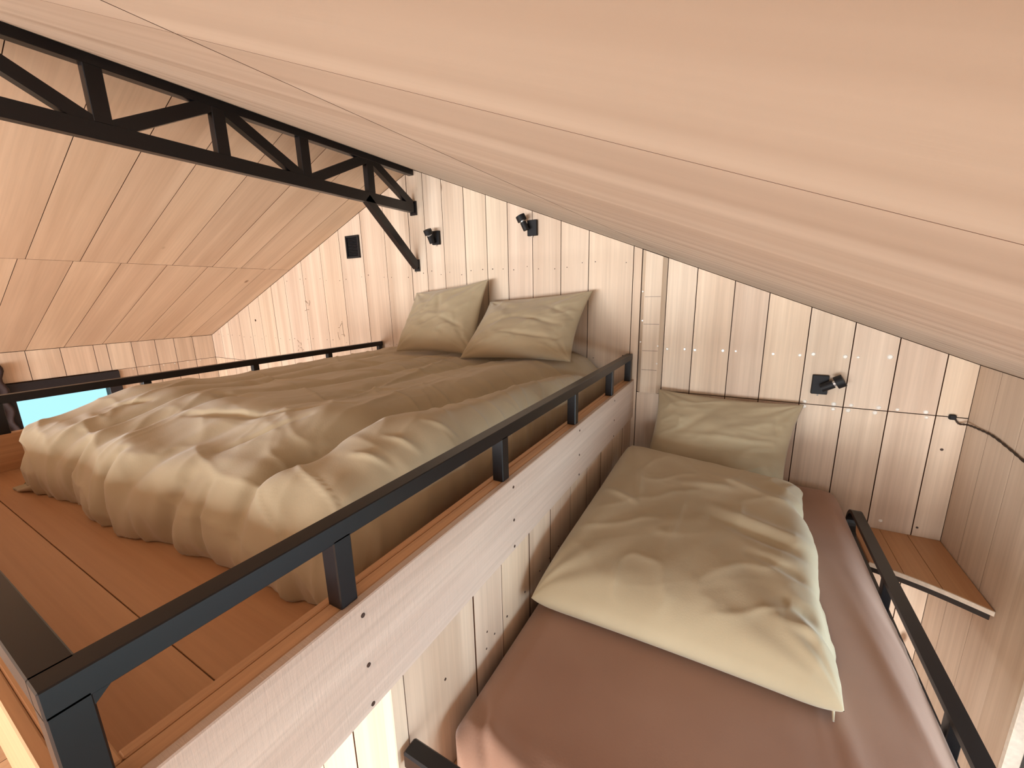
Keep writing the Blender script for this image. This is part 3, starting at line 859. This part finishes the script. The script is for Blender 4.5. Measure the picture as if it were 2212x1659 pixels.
for c in (((1.13, -2.12), (1.12, -1.80), .022, -.024), ((1.12, -1.80), (1.22, -1.68), .018, -.016), ((0.86, -1.90), (0.98, -1.70), .016, -.012), ((0.45, -1.78), (0.80, -1.70), .016, -.014), ((0.80, -1.70), (1.02, -1.55), .014, -.012),
          ((0.25, -1.62), (0.55, -1.60), .02, -.012), ((-0.02, -1.80), (0.10, -1.74), .016, -.014), ((0.55, -2.2), (0.52, -2.0), .02, -.022), ((0.82, -2.25), (0.88, -2.02), .03, -.030), ((1.0, -2.2), (0.98, -2.02), .014, -.016),
          ((0.25, -2.2), (0.28, -2.0), .02, -.018), ((1.32, -1.75), (1.42, -1.72), .01, .008), ((1.30, -1.85), (1.40, -1.82), .01, .008), ((1.36, -1.62), (1.45, -1.56), .01, .007), ((0.0, -1.4), (0.5, -1.2), .02, .008),
          ((0.3, -1.0), (0.8, -0.8), .02, .009), ((0.0, -0.8), (0.5, -0.6), .02, .009), ((0.7, -1.3), (1.0, -1.15), .015, .007), ((0.1, -0.5), (0.7, -0.42), .015, .008), ((0.6, -0.7), (1.2, -0.5), .015, .007)):
    # seam and press lines given in cloth coordinates (x, y)
    ds = ds + crease(AA + cx_, BB, *c)
damp = np.clip((y_head - BB) / 0.1, 0.2, 1)
P = P + n * (ds * damp)[..., None]
P[..., 2] = np.maximum(P[..., 2], PF + 0.003)
# the left foot corner spills out over the floor
cs = np.clip((-AA - w0 - 0.10) / (L1 - 0.10), 0, 1) * np.clip((y_flat0 - BB - 0.10) / (L1 - 0.10), 0, 1)
cs = cs ** 1.2
tip = np.array([-0.135, -2.10, PF + 0.006])
P = P + (tip - P) * cs[..., None]
P[..., 2] += 0.035 * np.sin(np.pi * np.clip(cs * 1.3, 0, 1)) * (0.5 + 0.5 * np.sin(AA * 30))
dv = sheet_obj('duvet', P, KHAKI)
if dv.data.polygons[(NA // 2) * (NB - 1) + NB // 2].normal.z < 0: dv.data.flip_normals()
tag(dv, 'wide khaki duvet spread over the loft bed, foot end in the light', 'duvet')

# the loose corner of its cover trailing on the floor
Na, Nb = 40, 40
u, v = np.meshgrid(np.linspace(0, 1, Na), np.linspace(0, 1, Nb), indexing='ij')
pa, pb, pt = np.array([-0.16, -1.87, 2.36]), np.array([0.20, -2.00, 2.30]), np.array([-0.135, -2.10, PF + 0.006])
top = pa + (pb - pa) * u[..., None]
Q = top + (pt - top) * (v ** 0.9)[..., None]
Q[..., 2] = np.maximum(PF + 0.006, PF + (Q[..., 2] - PF) * (1 - v) ** 1.2 + 0.030 * np.sin(u * 9 + 1) * np.sin(np.pi * v) * (1 - v))
Q[..., 1] -= 0.03 * np.sin(np.pi * v) * np.sin(np.pi * u) - 0.012 * np.sin(u * 14) * np.sin(np.pi * v)
cf = sheet_obj('cover_corner', Q, KHAKI, dv)
so = cf.modifiers.new('thickness', 'SOLIDIFY'); so.thickness = 0.004

# pillows against the gable wall
p1 = cushion('pillow', [(0.045, -0.085, 2.925), (0.665, -0.075, 3.000), (0.735, -0.37, 2.535), (0.085, -0.37, 2.535)], (-0.05, -0.80, 0.52), 0.092, KHAKI, pull=0.085, wr=0.009, fine_w=0.7, seed=3, sag=0.35, back=0.45,
             creases=[((-0.1, 0.75), (0.1, 0.0), 0.06, -0.012), ((0.2, -0.15), (0.85, -0.45), 0.05, -0.014), ((-0.6, -0.1), (0.3, -0.05), 0.07, 0.008)])
tag(p1, 'upright khaki pillow below the truss brace, one corner standing up', 'pillow', 'khaki pillows')
p2 = cushion('pillow', [(0.67, -0.075, 2.855), (1.370, -0.065, 2.912), (1.375, -0.43, 2.55), (0.69, -0.46, 2.535)], (0.05, -0.75, 0.55), 0.095, KHAKI, pull=0.075, wr=0.010, fine_w=0.7, seed=8, sag=0.45, back=0.45,
             creases=[((-0.2, 0.1), (0.8, -0.2), 0.05, -0.012), ((-0.3, -0.45), (0.75, -0.6), 0.05, -0.016), ((0.3, 0.5), (0.9, 0.1), 0.05, -0.008), ((-0.8, -0.2), (0.0, 0.15), 0.07, -0.01)])
tag(p2, 'wide khaki pillow slumped against the wall beside the railing end', 'pillow', 'khaki pillows')

# ================================================================== LOWER BUNK
bf = empty('bunk_bed', (2.1, -1.0, 1.7)); tag(bf, 'wooden base of the lower bunk with a pale side board', 'bed')
MB().box(1.602, 2.633, -1.935, -0.002, 1.70, 1.755).build('base_panel', KERBW, bf)
part(long_board('side_board', 2.634, 2.690, -1.955, -0.002, 1.60, 1.757, WALLW, 'y'), bf)
part(long_board('foot_board', 1.602, 2.633, -1.955, -1.936, 1.60, 1.764, WALLW, 'x'), bf)

NA, NB = 150, 220
bx0, bx1, by0, by1, bz = 1.612, 2.630, -1.88, -0.006, 1.942
A = np.linspace(-1, 1, NA); B = np.linspace(-1, 1, NB)
r = 0.10
hw, hl = (bx1 - bx0) / 2, (by1 - by0) / 2
La = r * 1.571 + 0.11
a_ = np.sign(A) * (np.abs(A) ** 0.8) * (hw - r + La); b_ = np.sign(B) * (np.abs(B) ** 0.8) * (hl - r + La)
AA, BB = np.meshgrid(a_, b_, indexing='ij')


def mprof(s):
    th = np.clip(s / r, 0, math.pi / 2); ext = np.clip(s - r * math.pi / 2, 0, 1)
    return np.where(s < 0, s, r * np.sin(th)), np.where(s < 0, 0, r * (1 - np.cos(th)) + ext)


oA, dA = mprof(np.abs(AA) - hw + r); oB, dB = mprof(np.abs(BB) - hl + r)
X = (bx0 + bx1) / 2 + np.sign(AA) * (hw - r + oA); Y = (by0 + by1) / 2 + np.sign(BB) * (hl - r + oB)
dn = np.hypot(dA, dB); Z = bz - np.minimum(dn, 0.183)
# rounded plan corners
qx, qy = np.clip(np.abs(X - (bx0 + bx1) / 2) - (hw - 0.14), 0, None), np.clip(np.abs(Y - (by0 + by1) / 2) - (hl - 0.14), 0, None)
rr = np.hypot(qx, qy); k = np.where(rr > 0.14, 0.14 / np.maximum(rr, 1e-6), 1)
X = (bx0 + bx1) / 2 + np.sign(X - (bx0 + bx1) / 2) * (np.abs(X - (bx0 + bx1) / 2) - qx + qx * k)
Y = (by0 + by1) / 2 + np.sign(Y - (by0 + by1) / 2) * (np.abs(Y - (by0 + by1) / 2) - qy + qy * k)
P = np.stack([X, Y, Z], 2); n = normals(P)
if n[NA // 2, NB // 2, 2] < 0: n = -n
right = np.clip((AA - 0.15) / 0.35, 0, 1)
ds = 0.006 * fbm(AA * 2, BB * 1.2, 3, 3) + right * (0.010 * (ridged(AA * 9 + BB * 1.2, BB * 0.5, 5) ** 2 - 0.3) + 0.004 * (ridged(AA * 21 + BB * 2, BB * 0.9, 15) ** 2 - 0.3)) * np.clip((-BB + 0.35) / 0.5, 0.1, 1)
ds = ds + crease(X, Y, (1.66, -1.79), (1.95, -1.86), 0.018, 0.010) + crease(X, Y, (1.64, -1.72), (1.78, -1.90), 0.012, -0.008)
P = P + n * ds[..., None]
lm = sheet_obj('mattress', P, SHEET)
if lm.data.polygons[(NA // 2) * (NB - 1) + NB // 2].normal.z < 0: lm.data.flip_normals()
tag(lm, 'lower bunk mattress in a plain brown fitted sheet', 'mattress')

# pillow on the bunk
p3 = cushion('pillow', [(1.758, -0.055, 2.362), (2.432, -0.06, 2.348), (2.36, -0.38, 1.965), (1.74, -0.36, 1.975)], (0.0, -0.72, 0.60), 0.085, KHAKI, pull=0.07, wr=0.007, fine_w=0.5, seed=14, sag=0.35, back=0.5,
             creases=[((-0.6, -0.1), (0.8, 0.0), 0.05, 0.006), ((0.0, 0.75), (-0.6, -0.1), 0.08, -0.008), ((0.75, 0.6), (0.8, 0.2), 0.04, -0.008)])
tag(p3, 'khaki pillow leaning on the wall at the head of the lower bunk', 'pillow', 'khaki pillows')


def fold_extra(U, V, Q):
    Q = Q.copy()
    # open edge on the right: layers slightly pulled in and rippled
    e = np.clip((U - 0.6) / 0.4, 0, 1) ** 2
    Q[..., 0] += e * (0.022 * fbm(V * 4.5, U * 0, 71, 3) + 0.008 * np.sin(V * 6 + 1) - 0.014 * np.exp(-((V - 0.42) / 0.07) ** 2) - 0.012 * np.exp(-((V + 0.72) / 0.05) ** 2))
    Q[..., 2] += e * (0.012 * fbm(V * 6, U * 2, 75, 3))
    Q[..., 2] = np.maximum(Q[..., 2], bz + 0.004)
    return Q


fd = cushion('folded_duvet', [(1.668, -0.33, 2.085), (2.405, -0.50, 2.085), (2.400, -1.44, 2.005), (1.645, -1.44, 1.990)], (0, -0.06, 1), 0.088, KHAKI, p=6, pu=14, q=0.5, pull=0.012, N=130, wr=0.006, fine_w=0.25, seed=5, sag=0.0, back=1.0,
             creases=[((-0.85, 0.0), (-0.5, -0.08), 0.03, 0.010), ((-0.6, 0.35), (-0.5, 0.05), 0.03, 0.006), ((0.2, 0.12), (1.0, -0.05), 0.06, 0.012), ((0.2, -0.02), (1.0, -0.2), 0.05, -0.014),
                      ((-0.2, 0.35), (0.4, 0.45), 0.05, 0.008), ((0.1, 0.6), (0.9, 0.4), 0.05, 0.009), ((0.5, -0.3), (1.0, -0.42), 0.04, -0.010), ((0.75, -0.62), (1.0, -0.68), 0.05, -0.02), ((0.7, -0.75), (1.0, -0.78), 0.04, 0.012),
                      ((-0.05, 0.3), (-0.1, -0.5), 0.02, 0.004)], extra=fold_extra)
tag(fd, 'folded khaki duvet lying on the lower bunk', 'duvet')
# a loose hem of its cover hanging out along the open side
N1, N2 = 110, 14
s = np.linspace(0, 1, N1); t = np.linspace(0, 1, N2); SS, TT = np.meshgrid(s, t, indexing='ij')
yy = -1.425 + SS * 0.68
wob = fbm(SS * 7, TT * 0.8, 81, 3)
xx = 2.372 + TT * (0.052 * np.sin(np.pi * np.clip(0.10 + SS * 0.90, 0, 1)) + 0.004) + 0.020 * wob * TT
zz = 2.030 - 0.080 * TT ** 1.5 + 0.030 * fbm(SS * 9 + 3, TT * 1.5, 85, 3) * TT
hem = sheet_obj('hem', np.stack([xx, yy, np.maximum(zz, bz + 0.006)], 2), KHAKI, fd, True)
so = hem.modifiers.new('thickness', 'SOLIDIFY'); so.thickness = 0.004

# black railing of the bunk: a flat loop with two posts, and the bar across its foot
br = empty('bunk_rail', (2.66, -1.2, 1.83)); tag(br, 'black steel bunk rail with a rounded end beside the brown mattress', 'railing')
zt_, zb_, xr = 1.915, 1.795, 2.656
rad = (zt_ - zb_) / 2
path = [(xr, -1.945, zt_)] + [(xr, -1.9 + 0.1 * i, zt_) for i in range(18)]
path = [p for p in path if p[1] < -0.23]
for i in range(13):
    a = math.pi / 2 - math.pi * i / 12
    path.append((xr - 0.006 * i / 12, -0.225 + rad * math.cos(a), (zt_ + zb_) / 2 + rad * math.sin(a)))
path += [(xr - 0.006, -0.32 - 0.1 * i, zb_) for i in range(16)] + [(xr - 0.006, -1.945, zb_)]
# section: wide across x, thin in the plane of the loop
ring = MB()
P_ = [Vector(p) for p in path]; vv, ff = [], []
for i, p in enumerate(P_):
    d = (P_[min(i + 1, len(P_) - 1)] - P_[max(i - 1, 0)]).normalized(); sx = Vector((1, 0, 0)); u = sx.cross(d).normalized()
    for a, b in ((-1, -1), (1, -1), (1, 1), (-1, 1)): vv.append(p + sx * (a * 0.019) + u * (b * 0.008))
for i in range(len(P_) - 1):
    for kq in range(4): ff.append((4 * i + kq, 4 * i + (kq + 1) % 4, 4 * i + 4 + (kq + 1) % 4, 4 * i + 4 + kq))
ff += [(3, 2, 1, 0), tuple(4 * (len(P_) - 1) + kq for kq in range(4))]
ring.solid(vv, ff).build('rail_loop', BLACK, br)
for y in (-0.70, -1.235, -1.76):
    MB().bevbox(xr - 0.016, xr + 0.012, y - 0.016, y + 0.016, 1.765, zt_ - 0.006, 0.002).build('post', BLACK, br)
MB().bevbox(1.612, 2.683, -1.956, -1.919, 1.962, 2.000, 0.004).build('foot_bar', BLACK, br)
MB().bevbox(2.653, 2.683, -1.952, -1.922, 1.765, 1.962, 0.003).build('post', BLACK, br)

# corner shelf with a curved front and black steel edge
sh = empty('corner_shelf', (3.0, -0.01, 1.74)); tag(sh, 'corner shelf of orange boards with a curved black steel edge', 'shelf')
SZ, STH = 1.757, 0.020
def front(x):
    t = (x - 2.696) / (3.014 - 2.696); return -0.338 - 0.148 * t - 0.0 + 0.030 * math.sin(math.pi * t) * 0.55
xs = [2.696, 2.80, 2.90, 3.014]
for a, b in zip(xs[:-1], xs[1:]):
    k = 5; a2, b2 = a + 0.0005, b - 0.0005
    poly = [(-0.002, -a2)] + [(front(a2 + (b2 - a2) * i / k) + 0.004, -(a2 + (b2 - a2) * i / k)) for i in range(k + 1)] + [(-0.002, -b2)]
    ar = sum(poly[i - 1][0] * poly[i][1] - poly[i][0] * poly[i - 1][1] for i in range(len(poly)))
    if ar < 0: poly = poly[::-1]
    plank(sh, poly, (0, 0, SZ), (0, 1, 0), (-1, 0, 0), (0, 0, 1), STH, FLOORW, 'shelf_board')
MB().sweep([(2.696 + 0.318 * i / 16, front(2.696 + 0.318 * i / 16), SZ - 0.009) for i in range(17)], 0.006, 0.018).build('lit_edge', WHITEEDGE, sh)  # board edge given a whitened colour to look lit
MB().sweep([(2.696 + 0.312 * i / 16, front(2.696 + 0.312 * i / 16) + 0.006, SZ - 0.0305) for i in range(17)], 0.006, 0.024).build('steel_edge', BLACK, sh)

# cable and its clip
cb = empty('wall_cable', (2.97, 0, 2.34)); tag(cb, 'thin dark twisted cable held by a black clip in the wall corner', 'cable')
MB().bevbox(2.952, 2.974, -0.018, -0.001, 2.332, 2.354, 0.003).build('clip', BLACKM, cb)
ctrl = [(2.972, -0.014, 2.335), (2.985, -0.016, 2.318), (3.0, -0.05, 2.325), (3.009, -0.12, 2.328), (3.010, -0.22, 2.332), (3.010, -0.34, 2.322), (3.010, -0.46, 2.308), (3.010, -0.7, 2.285), (3.010, -1.2, 2.25)]
def smoothpath(c, n=10):
    c = [Vector(p) for p in c]; out = []
    for i in range(len(c) - 1):
        p0, p1, p2, p3 = c[max(i - 1, 0)], c[i], c[i + 1], c[min(i + 2, len(c) - 1)]
        for j in range(n):
            t = j / n; out.append(0.5 * ((2 * p1) + (p2 - p0) * t + (2 * p0 - 5 * p1 + 4 * p2 - p3) * t * t + (3 * p1 - p0 - 3 * p2 + p3) * t ** 3))
    return out + [c[-1]]
sp = smoothpath(ctrl)
for ph in (0, math.pi):
    MB().tube([p + Vector((0, 0.0, 0.0022 * math.sin(i * 0.9 + ph))) for i, p in enumerate(sp)], 0.0026, 6).build('strand', CABLE, cb, True)

# ================================================================== BEYOND THE LEFT RAIL
# dark gathered cloth hanging at the near edge of the low window
N1, N2 = 40, 40
s = np.linspace(0, 1, N1); t = np.linspace(0, 1, N2); SS, TT = np.meshgrid(s, t, indexing='ij')
wd = 0.10 + 0.03 * np.sin(TT * 9) + 0.05 * TT
yy = -1.585 - SS * (0.25 + wd); zz = 2.43 - TT * 1.1 - 0.03 * SS
xx = XL + 0.05 + 0.015 * np.sin(SS * 30 + TT * 2) + 0.008 * np.sin(TT * 14)
yy = yy + 0.012 * np.sin(TT * 40) * (1 - SS)
ct = sheet_obj('curtain', np.stack([xx, yy, zz], 2), CLOTHD)
so = ct.modifiers.new('thickness', 'SOLIDIFY'); so.thickness = 0.006
tag(ct, 'dark ragged-edged cloth hanging beside the low left window', 'curtain')

# tree seen through the low window
te = empty('tree', (-9.5, -4.05, -0.35)); tag(te, 'dark leafy tree standing outside beyond the low window', 'tree')
MB().cyl((-9.5, -4.05, -0.4), (-9.45, -4.0, 1.6), 0.12, 0.05, 10).build('trunk', BARK, te, True)
random.seed(5); lf = MB()
for i in range(1400):
    a, b, rr = random.uniform(0, 6.28), random.gauss(0, 0.5), random.random() ** 0.4
    c = Vector((-9.45 + 0.75 * rr * math.cos(a), -4.0 + 0.75 * rr * math.sin(a), 1.75 + 0.75 * b * 0.9))
    d = Vector((random.gauss(0, 1), random.gauss(0, 1), random.gauss(0, 1))).normalized(); e = d.orthogonal().normalized()
    q = 0.06; lf.solid([c - d * q, c + e * q * .5, c + d * q, c - e * q * .5], [(0, 1, 2, 3)])
tag(lf.build('foliage', LEAF, te), kind='stuff')
